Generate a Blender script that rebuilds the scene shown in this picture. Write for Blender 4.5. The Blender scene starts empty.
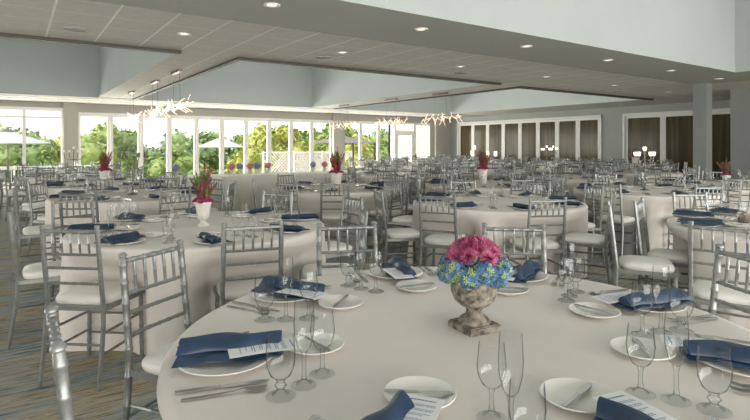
import bpy, math, random
from math import sin, cos, pi, radians, atan2, hypot, sqrt
random.seed(7)
sc = bpy.context.scene
COL = sc.collection

# ---------------------------------------------------------------- camera, world, light, exposure
TH = radians(34.5)                                  # the camera looks along +y turned 34.5 degrees to the right
cam = bpy.data.cameras.new('camera'); cam.lens = 25.2; cam.sensor_width = 36; cam.shift_y = -64/750
cam.clip_start = .05; cam.clip_end = 400
co = bpy.data.objects.new('camera', cam); COL.objects.link(co)
co.location = (0, 0, 1.375); co.rotation_euler = (pi/2, 0, -TH); sc.camera = co
vs = sc.view_settings
sc.display_settings.display_device = 'sRGB'
vs.view_transform = 'Standard'; vs.look = 'None'; vs.gamma = 1; vs.use_curve_mapping = False
vs.exposure = 0.40
try:
    cy = sc.cycles
    cy.use_denoising = True; cy.max_bounces = 7; cy.diffuse_bounces = 4; cy.glossy_bounces = 3
    cy.transmission_bounces = 4; cy.transparent_max_bounces = 24
    cy.caustics_reflective = False; cy.caustics_refractive = False; cy.sample_clamp_indirect = 3
except Exception: pass
w = bpy.data.worlds.new('sky'); sc.world = w; w.use_nodes = True
nt = w.node_tree; bg = nt.nodes['Background']
tc = nt.nodes.new('ShaderNodeTexCoord'); sp = nt.nodes.new('ShaderNodeSeparateXYZ'); rp = nt.nodes.new('ShaderNodeValToRGB')
nt.links.new(tc.outputs['Generated'], sp.inputs[0]); nt.links.new(sp.outputs['Z'], rp.inputs[0]); nt.links.new(rp.outputs[0], bg.inputs[0])
rp.color_ramp.elements[0].color = (1.0, .99, .96, 1); rp.color_ramp.elements[1].color = (.62, .78, 1.0, 1)
bg.inputs[1].default_value = 1.3
sl = bpy.data.lights.new('sun', 'SUN'); sl.energy = 2.6; sl.color = (1, .93, .8); sl.angle = radians(2)
so = bpy.data.objects.new('sun', sl); COL.objects.link(so); so.rotation_euler = (radians(20), radians(-48), 0)

WELLS = [(-4.4, 8.75, 2.2, 18.6), (3.2, 8.8, 9.75, 18.6), (10.75, 9.0, 17.2, 18.6), (-3.5, -3.0, 12.2, 4.7)]
CEIL = 2.915
def area(name, x, y, z, sx, sy, e, col=(1, .985, .96), rot=(0, 0, 0)):
    l = bpy.data.lights.new(name, 'AREA'); l.shape = 'RECTANGLE'; l.size = sx; l.size_y = sy; l.energy = e; l.color = col
    o = bpy.data.objects.new(name, l); COL.objects.link(o); o.location = (x, y, z); o.rotation_euler = rot; return o
for i, (x0, y0, x1, y1) in enumerate(WELLS):        # daylight entering through the skylight on top of each ceiling well
    area('skylight_light', (x0+x1)/2, (y0+y1)/2, 5.5, (x1-x0)*.9, (y1-y0)*.9, [75, 120, 140, 88][i])
area('window_and_fill_light', 8, 21.75, 1.25, 20, 2.0, 950, (1, .96, .88), (radians(-90), 0, 0))       # daylight of the window wall
area('window_and_fill_light', 4, -5.6, 1.3, 20, 2.4, 1120, (1, .975, .94), (radians(90), 0, 0))         # fill lamp added behind the viewer to lift ceiling and tables
area('window_and_fill_light', -7.6, 7, 1.3, 22, 2.4, 1500, (1, .985, .96), (0, radians(-90), radians(0)))  # unseen fill lamp along the left wall, added for ambient light

# ---------------------------------------------------------------- helpers
def R(x, z):                                        # plan point x to the right of, z ahead of the viewer
    return (x*cos(TH)+z*sin(TH), -x*sin(TH)+z*cos(TH))
def RA(deg): return radians(deg)-TH                 # a plan bearing seen by the viewer, in world angle
class MB:
    def __init__(s): s.v = []; s.f = []; s.m = []
    def add(s, vs_, fs, m=0):
        b = len(s.v); s.v += [tuple(p) for p in vs_]
        for f in fs: s.f.append(tuple(b+i for i in f)); s.m.append(m)
        return s
    def box(s, x0, y0, z0, x1, y1, z1, m=0):
        return s.add([(x0,y0,z0),(x1,y0,z0),(x1,y1,z0),(x0,y1,z0),(x0,y0,z1),(x1,y0,z1),(x1,y1,z1),(x0,y1,z1)],
            [(0,3,2,1),(4,5,6,7),(0,1,5,4),(1,2,6,5),(2,3,7,6),(3,0,4,7)], m)
    def prism(s, poly, z0, z1, m=0):                # poly: counter-clockwise list of (x, y)
        n = len(poly)
        return s.add([(x, y, z0) for x, y in poly]+[(x, y, z1) for x, y in poly],
            [tuple(range(n-1, -1, -1)), tuple(range(n, 2*n))]+[(i, (i+1) % n, n+(i+1) % n, n+i) for i in range(n)], m)
    def tube(s, pts, rad, n=8, m=0, cap=True):
        if not hasattr(rad, '__len__'): rad = [rad]*len(pts)
        N = len(pts); vs_ = []; up = None
        for i in range(N):
            a = pts[max(i-1, 0)]; b = pts[min(i+1, N-1)]
            t = [b[k]-a[k] for k in range(3)]; L = sqrt(sum(q*q for q in t)) or 1; t = [q/L for q in t]
            if up is None: up = (1, 0, 0) if abs(t[0]) < .7 else (0, 0, 1)
            d = sum(up[k]*t[k] for k in range(3)); u = [up[k]-d*t[k] for k in range(3)]
            L = sqrt(sum(q*q for q in u)) or 1; u = [q/L for q in u]; up = u
            w_ = (t[1]*u[2]-t[2]*u[1], t[2]*u[0]-t[0]*u[2], t[0]*u[1]-t[1]*u[0])
            for k in range(n):
                c, s_ = cos(2*pi*k/n)*rad[i], sin(2*pi*k/n)*rad[i]
                vs_.append([pts[i][q]+u[q]*c+w_[q]*s_ for q in range(3)])
        fs = [(i*n+k, i*n+(k+1) % n, (i+1)*n+(k+1) % n, (i+1)*n+k) for i in range(N-1) for k in range(n)]
        if cap: fs += [tuple(range(n-1, -1, -1)), tuple((N-1)*n+k for k in range(n))]
        return s.add(vs_, fs, m)
    def lathe(s, prof, n=16, o=(0, 0, 0), m=0, cap0=True, cap1=False):
        N = len(prof); vs_ = [(o[0]+r*cos(2*pi*k/n), o[1]+r*sin(2*pi*k/n), o[2]+z) for r, z in prof for k in range(n)]
        fs = [(i*n+k, i*n+(k+1) % n, (i+1)*n+(k+1) % n, (i+1)*n+k) for i in range(N-1) for k in range(n)]
        if cap0: fs.append(tuple(range(n-1, -1, -1)))
        if cap1: fs.append(tuple((N-1)*n+k for k in range(n)))
        return s.add(vs_, fs, m)
    def ball(s, c, r, n=8, m=0, sz=1):
        k = max(4, n//2+1)
        return s.lathe([(max(r*sin(pi*i/k), 1e-4), -r*sz*cos(pi*i/k)) for i in range(k+1)], n, c, m, False)
    def mesh(s, name, mats, smooth=True, ang=40):
        me = bpy.data.meshes.new(name); me.from_pydata(s.v, [], s.f)
        for mm in (mats if isinstance(mats, (list, tuple)) else [mats]): me.materials.append(mm)
        me.polygons.foreach_set('material_index', s.m)
        me.polygons.foreach_set('use_smooth', [smooth]*len(s.f))
        me.update()
        if smooth and ang:
            try: me.set_sharp_from_angle(angle=radians(ang))
            except Exception: pass
        return me
    def build(s, name, mats, parent=None, smooth=True, ang=40):
        return obj(name, s.mesh(name, mats, smooth, ang), parent)
def obj(name, me, parent=None):
    o = bpy.data.objects.new(name, me); COL.objects.link(o)
    if parent: o.parent = parent
    return o
def tag(o, label=None, cat=None, group=None, kind=None):
    if label: o['label'] = label
    if cat: o['category'] = cat
    if group: o['group'] = group
    if kind: o['kind'] = kind
    return o
def empty(name, loc=(0, 0, 0), rz=0):
    o = bpy.data.objects.new(name, None); COL.objects.link(o); o.location = loc; o.rotation_euler = (0, 0, rz)
    o.empty_display_size = .1; return o
def copy_tree(o, parent=None):
    c = o.copy(); COL.objects.link(c)
    if parent: c.parent = parent
    for ch in o.children: copy_tree(ch, c)
    return c
USED = set()
def put(proto, x, y, z, rz, label, cat, group=None):          # the first placing moves the thing itself, later ones copy it
    if proto.name in USED: o = copy_tree(proto)
    else: o = proto; USED.add(proto.name)
    o.location = (x, y, z); o.rotation_euler = (0, 0, rz); return tag(o, label, cat, group)
def struct(name, mb, mats, smooth=False):
    return tag(mb.build(name, mats, None, smooth), kind='structure')

# ---------------------------------------------------------------- materials
def mat(name, col, rough=.6, metal=0, spec=.5, **kw):
    m = bpy.data.materials.new(name); m.use_nodes = True; b = m.node_tree.nodes['Principled BSDF']
    b.inputs['Base Color'].default_value = (*col, 1); b.inputs['Roughness'].default_value = rough
    b.inputs['Metallic'].default_value = metal; b.inputs['Specular IOR Level'].default_value = spec
    for k, v in kw.items(): b.inputs[k.replace('_', ' ')].default_value = v
    return m
def noise_mat(name, c0, c1, scale=(5, 5, 5), rough=.7, metal=0, bump=0, detail=4, lo=.35, hi=.65, spec=.4):
    m = mat(name, c0, rough, metal, spec); t = m.node_tree; b = t.nodes['Principled BSDF']
    tc = t.nodes.new('ShaderNodeTexCoord'); mp = t.nodes.new('ShaderNodeMapping'); mp.inputs['Scale'].default_value = scale
    n = t.nodes.new('ShaderNodeTexNoise'); n.inputs['Scale'].default_value = 1; n.inputs['Detail'].default_value = detail
    r = t.nodes.new('ShaderNodeValToRGB'); r.color_ramp.elements[0].position = lo; r.color_ramp.elements[1].position = hi
    r.color_ramp.elements[0].color = (*c0, 1); r.color_ramp.elements[1].color = (*c1, 1)
    t.links.new(tc.outputs['Object'], mp.inputs[0]); t.links.new(mp.outputs[0], n.inputs[0])
    t.links.new(n.outputs[0], r.inputs[0]); t.links.new(r.outputs[0], b.inputs['Base Color'])
    if bump:
        bp = t.nodes.new('ShaderNodeBump'); bp.inputs['Strength'].default_value = bump; bp.inputs['Distance'].default_value = .01
        t.links.new(n.outputs[0], bp.inputs['Height']); t.links.new(bp.outputs[0], b.inputs['Normal'])
    return m
def emit_mat(name, col, strength):
    m = mat(name, (.9, .85, .75), .5); b = m.node_tree.nodes['Principled BSDF']
    b.inputs['Emission Color'].default_value = (*col, 1); b.inputs['Emission Strength'].default_value = strength; return m
def thin_glass(name, centre, edge, gloss=1.0, rough=.02, lo=.70, hi=.97, base=.022):
    m = bpy.data.materials.new(name); m.use_nodes = True; t = m.node_tree; t.nodes.clear()
    out = t.nodes.new('ShaderNodeOutputMaterial'); mx = t.nodes.new('ShaderNodeMixShader')
    tr = t.nodes.new('ShaderNodeBsdfTransparent'); gl = t.nodes.new('ShaderNodeBsdfGlossy'); gl.inputs['Roughness'].default_value = rough
    lw = t.nodes.new('ShaderNodeLayerWeight'); lw.inputs['Blend'].default_value = .5
    cr = t.nodes.new('ShaderNodeValToRGB'); cr.color_ramp.elements[0].color = (*centre, 1); cr.color_ramp.elements[1].color = (*edge, 1)
    cr.color_ramp.elements[0].position = lo; cr.color_ramp.elements[1].position = hi
    l2 = t.nodes.new('ShaderNodeLayerWeight'); l2.inputs['Blend'].default_value = .5
    fr = t.nodes.new('ShaderNodeMath'); fr.operation = 'POWER'; fr.inputs[1].default_value = 5; t.links.new(l2.outputs['Facing'], fr.inputs[0])
    mu = t.nodes.new('ShaderNodeMath'); mu.operation = 'MULTIPLY_ADD'; mu.inputs[1].default_value = .40*gloss; mu.inputs[2].default_value = base; mu.use_clamp = True
    t.links.new(lw.outputs['Facing'], cr.inputs[0]); t.links.new(cr.outputs[0], tr.inputs[0])
    t.links.new(fr.outputs[0], mu.inputs[0]); t.links.new(mu.outputs[0], mx.inputs[0])
    t.links.new(tr.outputs[0], mx.inputs[1]); t.links.new(gl.outputs[0], mx.inputs[2]); t.links.new(mx.outputs[0], out.inputs[0])
    return m
M = {}
M['silver'] = noise_mat('silver_paint', (.245, .255, .245), (.315, .325, .315), (30, 30, 30), .42, .6)
M['cushion'] = noise_mat('cream_vinyl', (.78, .755, .71), (.82, .795, .75), (8, 8, 8), .45, 0)
M['cloth'] = noise_mat('cream_linen', (.72, .675, .625), (.76, .715, .665), (3, 3, 3), .85, 0, spec=.15)
M['buffet_cloth'] = noise_mat('ivory_linen', (.80, .77, .71), (.84, .81, .75), (3, 3, 3), .85, 0, spec=.15)
M['china'] = mat('white_china', (.78, .76, .71), .25)
M['navy'] = noise_mat('navy_satin', (.008, .025, .060), (.014, .040, .088), (25, 25, 25), .42, 0, spec=.5)
M['steel'] = mat('polished_steel', (.58, .57, .56), .2, 1)
M['paper'] = mat('white_card', (.80, .80, .80), .7)
M['ink'] = mat('blue_ink', (.10, .16, .32), .8)
M['glass'] = thin_glass('clear_glass', (.98, .985, .985), (.25, .28, .29), 1.5, .02, .66, .97)
M['stem'] = thin_glass('glass_stem', (.96, .97, .97), (.30, .33, .34), 1.2, .02, .30, .95)
M['pane'] = thin_glass('window_glass', (.98, .99, .98), (.9, .93, .92), .25, base=.004)
M['stone'] = noise_mat('weathered_stone', (.07, .06, .045), (.32, .285, .23), (40, 40, 40), .95, 0, .9, 8)
M['white_pot'] = noise_mat('whitewashed_pot', (.62, .60, .55), (.74, .72, .67), (20, 20, 20), .7, 0, .2)
M['pink'] = noise_mat('pink_petal', (.22, .015, .08), (.60, .17, .30), (35, 35, 35), .6)
M['pinkmid'] = noise_mat('yellow_green_centre', (.30, .09, .06), (.55, .30, .10), (90, 90, 90), .8)
M['blue'] = noise_mat('blue_petal', (.02, .07, .20), (.16, .32, .54), (45, 45, 45), .6)
M['lime'] = noise_mat('lime_petal', (.24, .34, .10), (.50, .58, .28), (45, 45, 45), .6)
M['green'] = noise_mat('leaf_green', (.05, .13, .03), (.16, .28, .08), (15, 15, 15), .6)
M['magenta'] = noise_mat('magenta_petal', (.28, .02, .09), (.60, .08, .22), (50, 50, 50), .6)
M['red'] = noise_mat('red_petal', (.40, .035, .04), (.66, .17, .13), (50, 50, 50), .6)
M['pewter'] = mat('pewter', (.17, .15, .13), .4, .5)
M['gold'] = mat('champagne_metal', (.62, .50, .36), .35, .7)
M['candle'] = mat('ivory_wax', (.85, .80, .70), .5)
M['flame'] = emit_mat('lit_glass_cup', (1, .86, .66), 1.6)
M['wall'] = noise_mat('grey_green_paint', (.40, .425, .40), (.42, .445, .42), (1, 1, 1), .8, spec=.2)
M['wallwarm'] = noise_mat('warm_grey_paint', (.50, .48, .44), (.52, .50, .46), (1, 1, 1), .8, spec=.2)
M['shaft'] = noise_mat('pale_blue_paint', (.46, .50, .485), (.485, .525, .51), (1, 1, 1), .8, spec=.2)
M['band'] = noise_mat('grey_gypsum', (.47, .48, .44), (.49, .50, .46), (1, 1, 1), .8, spec=.2)
M['soffit'] = noise_mat('beige_gypsum', (.46, .44, .40), (.48, .46, .42), (1, 1, 1), .8, spec=.2)
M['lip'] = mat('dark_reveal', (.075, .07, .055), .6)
M['white'] = mat('white_trim', (.86, .85, .82), .5)
M['canvas'] = mat('umbrella_canvas', (.50, .49, .46), .8)
M['pier'] = noise_mat('pier_paint', (.26, .28, .26), (.28, .30, .28), (1, 1, 1), .8, spec=.2)
M['bronze'] = None
M['lamp'] = emit_mat('warm_lamp', (1, .80, .60), 1.2)
M['led'] = emit_mat('glowing_tube', (1, .70, .50), 1.15)
M['darkmetal'] = mat('dark_bronze', (.20, .15, .11), .4, .6)
M['vent'] = mat('grey_grille', (.27, .265, .24), .6)

# ceiling tile: light T-bar grid between mineral tiles
m = M['tile'] = noise_mat('ceiling_tile', (.68, .665, .615), (.73, .715, .665), (9, 9, 9), .9, spec=.1)
t = m.node_tree; b = t.nodes['Principled BSDF']; old = b.inputs['Base Color'].links[0].from_socket
tc = t.nodes.new('ShaderNodeTexCoord'); sx = t.nodes.new('ShaderNodeSeparateXYZ'); t.links.new(tc.outputs['Object'], sx.inputs[0])
def mth(t, op, a, b_=None):
    n = t.nodes.new('ShaderNodeMath'); n.operation = op
    for i, q in enumerate((a, b_)):
        if q is None: continue
        if isinstance(q, (int, float)): n.inputs[i].default_value = q
        else: t.links.new(q, n.inputs[i])
    return n.outputs[0]
def gridline(axis, off, step, wd):
    q = mth(t, 'FLOORED_MODULO', mth(t, 'SUBTRACT', sx.outputs[axis], off-wd/2), step)
    return mth(t, 'LESS_THAN', q, wd)
g = mth(t, 'MAXIMUM', mth(t, 'MULTIPLY', gridline('X', .37, .61, .028), 1.0), mth(t, 'MULTIPLY', gridline('Y', 7.58, .61, .026), .6))
mx = t.nodes.new('ShaderNodeMix'); mx.data_type = 'RGBA'; t.links.new(g, mx.inputs['Factor']); t.links.new(old, mx.inputs['A'])
mx.inputs['B'].default_value = (1.0, .97, .90, 1); t.links.new(mx.outputs['Result'], b.inputs['Base Color'])

# carpet: long broken streaks of brown, slate blue and a little olive yellow
m = M['carpet'] = mat('streaked_carpet', (.2, .2, .2), .95, 0, .1); t = m.node_tree; b = t.nodes['Principled BSDF']
tc = t.nodes.new('ShaderNodeTexCoord')
def streak(sc3, det, seed, stops):
    mp = t.nodes.new('ShaderNodeMapping'); mp.inputs['Scale'].default_value = sc3; mp.inputs['Location'].default_value = (seed, seed*2, 0)
    n = t.nodes.new('ShaderNodeTexNoise'); n.inputs['Scale'].default_value = 1; n.inputs['Detail'].default_value = det; n.inputs['Roughness'].default_value = .65
    r = t.nodes.new('ShaderNodeValToRGB'); el = r.color_ramp.elements
    el[0].position, el[0].color = stops[0][0], (*stops[0][1], 1); el[1].position, el[1].color = stops[-1][0], (*stops[-1][1], 1)
    for p, c in stops[1:-1]: e = el.new(p); e.color = (*c, 1)
    t.links.new(tc.outputs['Object'], mp.inputs[0]); t.links.new(mp.outputs[0], n.inputs[0]); t.links.new(n.outputs[0], r.inputs[0]); return r.outputs[0]
c1 = streak((3.2, 36, 1), 6, 0, [(.32, (.05, .04, .03)), (.43, (.28, .235, .17)), (.54, (.48, .425, .335)), (.66, (.13, .11, .08))])
c2 = streak((2.8, 33, 1), 6, 9, [(.34, (.06, .08, .10)), (.46, (.24, .29, .32)), (.56, (.40, .42, .41)), (.68, (.10, .13, .15))])
k1 = streak((.9, 3.4, 1), 3, 4, [(.44, (0, 0, 0)), (.54, (1, 1, 1))])
c3 = streak((4.5, 46, 1), 3, 17, [(.57, (0, 0, 0)), (.64, (1, 1, 1))])
def mixc(f, a, b_):
    x = t.nodes.new('ShaderNodeMix'); x.data_type = 'RGBA'; t.links.new(f, x.inputs['Factor']); t.links.new(a, x.inputs['A'])
    if isinstance(b_, tuple): x.inputs['B'].default_value = (*b_, 1)
    else: t.links.new(b_, x.inputs['B'])
    return x.outputs['Result']
t.links.new(mixc(c3, mixc(k1, c1, c2), (.40, .37, .13)), b.inputs['Base Color'])

# bronze folding doors: dark reflective glass
m = M['bronze'] = noise_mat('bronze_glass', (.068, .055, .030), (.12, .10, .056), (1, 7, .35), .14, 0, detail=3, spec=.16)

# ---------------------------------------------------------------- room shell
BX0, BX1, BY0, BY1 = -8, 19.7, -6, 21.4
struct('floor', MB().box(BX0-.3, BY0-.3, -.1, BX1+.3, BY1+.25, 0), M['carpet'])
# ceiling plates around the four wells
def cut(rects, wells):
    for (wx0, wy0, wx1, wy1) in wells:
        out = []
        for (x0, y0, x1, y1) in rects:
            if wx1 <= x0 or wx0 >= x1 or wy1 <= y0 or wy0 >= y1: out.append((x0, y0, x1, y1)); continue
            if x0 < wx0: out.append((x0, y0, wx0, y1))
            if x1 > wx1: out.append((wx1, y0, x1, y1))
            a, b_ = max(x0, wx0), min(x1, wx1)
            if y0 < wy0: out.append((a, y0, b_, wy0))
            if y1 > wy1: out.append((a, wy1, b_, y1))
        rects = out
    return rects
c = MB()
for r in cut([(BX0, 6.15, BX1, 18.6), (13.95, BY0, BX1, 6.15)], WELLS): c.box(r[0], r[1], CEIL, r[2], r[3], CEIL+.1)
struct('ceiling', c, M['tile'])
c = MB()
for r in cut([(BX0, BY0, 13.95, 6.15)], WELLS): c.box(r[0], r[1], CEIL-.03, r[2], r[3], CEIL+.1)
struct('ceiling_band', c, M['band'])
struct('ceiling_soffit', MB().box(BX0, 18.6, CEIL-.015, BX1, BY1, CEIL+.1), M['soffit'])
for k, (x0, y0, x1, y1) in enumerate(WELLS):
    t_ = .12; z0 = CEIL+.1; z1 = 5.7; c = MB()
    c.box(x0-t_, y0-t_, z0, x1+t_, y0, z1); c.box(x0-t_, y1, z0, x1+t_, y1+t_, z1)
    c.box(x0-t_, y0, z0, x0, y1, z1); c.box(x1, y0, z0, x1+t_, y1, z1); c.box(x0-t_, y0-t_, z1, x1+t_, y1+t_, z1+.1)
    struct('ceiling_well', c, M['shaft'])
    # facing boards of the opening: same paint as the shaft, flush with it
    e = .012; zf = CEIL-(.03 if k == 3 else .0)
    c = MB(); c.box(x0, y1-e, zf, x1, y1, z0+.02); c.box(x1-e, y0, zf, x1, y1-e, z0+.02); c.box(x0, y0, zf, x0+e, y1-e, z0+.02); c.box(x0+e, y0, zf, x1-e, y0+e, z0+.02)
    struct('trim_%d' % (20+k), c, M['shaft'])
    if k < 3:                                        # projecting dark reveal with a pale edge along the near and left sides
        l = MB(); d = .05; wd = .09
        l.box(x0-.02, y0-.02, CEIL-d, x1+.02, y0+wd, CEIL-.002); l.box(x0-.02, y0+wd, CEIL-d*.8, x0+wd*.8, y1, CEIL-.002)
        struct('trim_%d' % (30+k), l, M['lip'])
        l = MB(); l.box(x0+wd, y0+wd, CEIL-.035, x1, y0+wd+.10, CEIL-.004)
        struct('trim_%d' % (40+k), l, M['soffit'])
# linear slot diffusers in the soffit
for k, (a0, a1) in enumerate([(-6, 2.4), (3.0, 12.0), (12.5, 19.0)]):
    struct('trim_%d' % (50+k), MB().box(a0, 19.25, CEIL-.03, a1, 19.33, CEIL-.014).box(a0, 20.1, CEIL-.03, a1, 20.2, CEIL-.014), M['white'])

# window wall at y = 21.4
def glazed_door_panel(mb, x0, x1, z0, z1, y, fr=.075, dp=.07):
    mb.box(x0, y-dp/2, z0, x0+fr, y+dp/2, z1); mb.box(x1-fr, y-dp/2, z0, x1, y+dp/2, z1)
    mb.box(x0+fr, y-dp/2, z1-fr, x1-fr, y+dp/2, z1); mb.box(x0+fr, y-dp/2, z0, x1-fr, y+dp/2, z0+fr*1.4)
def window(n, x0, x1, z0, z1, y, fr, rails=()):
    f = MB(); glazed_door_panel(f, x0, x1, z0, z1, y, fr)
    for zz in rails: f.box(x0+fr, y-.025, zz-.03, x1-fr, y+.025, zz+.03)
    o = struct('window_%d' % n, f, M['white'])
    MB().box(x0+fr, y-.006, z0+fr, x1-fr, y+.006, z1-fr).build('pane', M['pane'], o, False); return o
WT = 2.52
n = 0
for i in range(6): n += 1; window(n, 1.41-1.13*(i+1), 1.41-1.13*i, .02, 2.64, 21.45, .05, (2.36, .60))
xs = [1.87+1.039*i for i in range(11)]
for i in range(10): n += 1; window(n, xs[i]+.005, xs[i+1]-.005, .02, WT, 21.45, .09)
for (a0, a1) in [(12.86, 13.88), (13.88, 14.95), (14.95, 15.9)]: n += 1; window(n, a0+.005, a1-.005, .02, WT, 21.45, .075, (.62,))
n += 1; window(n, 17.25, 18.3, .02, WT, 21.45, .07, (.62,))
# glazed exit door with a panic bar
d = tag(MB().box(15.93, 21.41, .02, 16.02, 21.49, WT).box(17.15, 21.41, .02, 17.24, 21.49, WT).box(16.02, 21.41, 2.05, 17.15, 21.49, 2.15).build('door_1', M['white'], None, False), kind='structure')
f = MB(); glazed_door_panel(f, 16.03, 17.14, .03, 2.04, 21.45, .12); f.build('door_leaf', M['white'], d, False)
MB().box(16.15, 21.445, .15, 17.02, 21.455, 1.92).box(16.03, 21.445, 2.16, 17.14, 21.455, WT).build('pane', M['pane'], d, False)
MB().tube([(16.1, 21.36, .70), (17.07, 21.36, .70)], .022, 8).box(16.09, 21.36, .67, 16.13, 21.415, .73).box(17.04, 21.36, .67, 17.08, 21.415, .73).build('panic_bar', M['darkmetal'], d)
w1 = MB()
w1.box(BX0, 21.4, 0, 1.41-1.13*6, 21.6, CEIL)
w1.box(1.41-1.13*6, 21.4, 2.64, 1.41, 21.6, CEIL)
w1.box(1.41, 21.22, 0, 1.87, 21.6, CEIL)
w1.box(1.87, 21.4, WT, 12.26, 21.6, CEIL)
w1.box(12.26, 21.22, 0, 12.86, 21.6, CEIL)
w1.box(12.86, 21.4, WT, 18.3, 21.6, CEIL)
w1.box(18.3, 21.4, 0, BX1, 21.6, CEIL)
w1.box(18.55, 21.25, 0, 18.85, 21.4, CEIL)
struct('wall_back', w1, M['wallwarm'])
struct('trim_1', MB().box(1.87, 21.33, WT-.02, 12.26, 21.4, WT+.06).box(12.86, 21.33, WT-.02, 18.3, 21.4, WT+.06).box(-5.3, 21.33, 2.62, 1.41, 21.4, 2.7), M['white'])

# right wall with two banks of folding bronze glass doors
X = BX1
w2 = MB()
b1 = (12.45, 20.7); b2 = (5.6, 11.38)
w2.box(X, 20.7, 0, X+.2, 21.6, CEIL); w2.box(X, b1[0], 2.56, X+.2, b1[1], CEIL); w2.box(X, b2[1], 0, X+.2, b1[0], CEIL)
w2.box(X, 4.5, 2.56, X+.2, b2[1], CEIL); w2.box(X, 4.5, 0, X+.2, b2[0], CEIL)
w2.box(16.4, -6, 2.56, 16.6, 5.85, CEIL); w2.box(16.4, 4.6, 0, X, 4.7, CEIL)
struct('wall_right', w2, M['wall'])
struct('trim_2', MB().box(X-.06, b1[0]-.08, 0, X, b1[0], 2.6).box(X-.06, b1[1], 0, X, b1[1]+.08, 2.6).box(X-.06, b1[0]-.08, 2.56, X, b1[1]+.08, 2.64)
    .box(X-.06, b2[1], 0, X, b2[1]+.08, 2.6).box(X-.06, b2[0], 2.56, X, b2[1]+.08, 2.64), M['white'])
def bronze(n, y0, y1, x=X, fr=.1):
    f = MB()
    f.box(x, y0, .02, x+.07, y0+fr, 2.55).box(x, y1-fr, .02, x+.07, y1, 2.55).box(x, y0+fr, 2.55-fr, x+.07, y1-fr, 2.55).box(x, y0+fr, .02, x+.07, y1-fr, .2)
    o = struct('door_%d' % n, f, M['white'])
    MB().box(x+.03, y0+fr, .2, x+.045, y1-fr, 2.55-fr).build('pane', M['bronze'], o, False)
n = 1
for i in range(8): n += 1; bronze(n, b1[0]+1.031*i+.004, b1[0]+1.031*(i+1)-.004)
for i in range(4): n += 1; bronze(n, b2[0]+1.445*i+.004, b2[0]+1.445*(i+1)-.004)
for i in range(6): n += 1; bronze(n, -3+1.445*i+.03, -3+1.445*(i+1)+.022, 16.4, .06)
struct('wall_pier', MB().box(15.95, 5.72, 0, 16.42, 6.25, CEIL).box(16.1, 5.55, 0, 16.4, 5.72, CEIL), M['pier'])
c = MB().box(13.62, 5.85, .0, 13.92, 6.15, CEIL-.03); c.box(13.60, 5.83, 0, 13.94, 6.17, .12)
tag(c.build('column', M['pier'], None, False), 'square grey column holding up the corner of the ceiling band', 'column')
struct('wall_left', MB().box(BX0-.2, BY0, 0, BX0, 21.6, CEIL), M['wallwarm'])
struct('wall_front', MB().box(BX0-.2, BY0-.2, 0, 16.6, BY0, CEIL), M['wallwarm'])
struct('baseboard_right', MB().box(X-.015, b2[1]+.08, 0, X, b1[0]-.08, .12), M['lip'])

# ---------------------------------------------------------------- outside the windows
struct('patio', MB().box(-30, 21.7, -.72, 60, 34, -.6), noise_mat('pale_concrete', (.60, .58, .54), (.70, .68, .63), (1, 1, 1), .9))
struct('ground', MB().box(-120, 34, -5, 160, 160, -4.6), noise_mat('grass', (.10, .17, .04), (.22, .30, .09), (.4, .4, .4), .95))
def rail(x0, x1, y, z0=-.6, z1=.35):
    r = MB(); r.box(x0, y-.03, z1-.05, x1, y+.03, z1); r.box(x0, y-.02, z0+.1, x1, y+.02, z0+.15)
    k = x0
    while k <= x1: r.box(k-.012, y-.012, z0+.1, k+.012, y+.012, z1-.04); k += .14
    k = x0
    while k <= x1+.01: r.box(k-.04, y-.04, z0, k+.04, y+.04, z1+.04); k += 2.0
    return r
tag(rail(-6, 3.4, 32).build('patio_railing', M['white'], None, False), 'white railing outside the far left windows', 'railing')
LEAF = [noise_mat('leaves_%d' % i, a, b_, (1.2, 1.2, 1.2), .8) for i, (a, b_) in enumerate([((.20, .29, .07), (.48, .52, .17)), ((.15, .24, .07), (.38, .45, .16)), ((.34, .38, .08), (.62, .59, .18)), ((.12, .19, .08), (.32, .38, .16))])]
M['bark'] = mat('bark', (.10, .075, .05), .9)
def tree(px, z, top, wd, kind, where):
    top += .65 if z < 60 else .5
    x, y = R((px-375)/525*z, z); base = -4.6; rnd = random.Random(int(px*7+z*3)); t_ = empty('tree', (x, y, base))
    H_ = top-base; f = MB(); cs = []
    for k in range(13):
        a = rnd.uniform(0, 2*pi); q = rnd.uniform(0, .7); hz = rnd.uniform(.30, .86)
        cs.append((cos(a)*q*wd, sin(a)*q*wd, hz*H_, wd*rnd.uniform(.34, .52)*(1.15-hz*.5)))
    for (cx, cy_, cz, r) in cs:
        f.ball((cx, cy_, cz), r*.82, 8)
        for k in range(150):
            u, v_ = rnd.uniform(-1, 1), rnd.uniform(0, 2*pi); s_ = sqrt(1-u*u); q = r*rnd.uniform(.78, 1.12)
            p = (cx+q*s_*cos(v_), cy_+q*s_*sin(v_), cz+q*u)
            e = rnd.uniform(.10, .22); a = rnd.uniform(0, pi); b_ = rnd.uniform(-.9, .9)
            d1 = (cos(a)*e, sin(a)*e, b_*e); d2 = (-sin(a)*e*.7, cos(a)*e*.7, rnd.uniform(-.8, .8)*e)
            f.add([(p[0]-d1[0], p[1]-d1[1], p[2]-d1[2]), (p[0]+d2[0], p[1]+d2[1], p[2]+d2[2]), (p[0]+d1[0], p[1]+d1[1], p[2]+d1[2]), (p[0]-d2[0], p[1]-d2[1], p[2]-d2[2])], [(0, 1, 2, 3)])
    f.build('foliage', LEAF[kind], t_, True, 0)
    MB().tube([(0, 0, 0), (.05, 0, H_*.3), (0, .1, H_*.6)], [.28, .2, .1], 8).build('trunk', M['bark'], t_)
    tag(t_, where, 'tree', 'trees beyond the patio')
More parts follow.
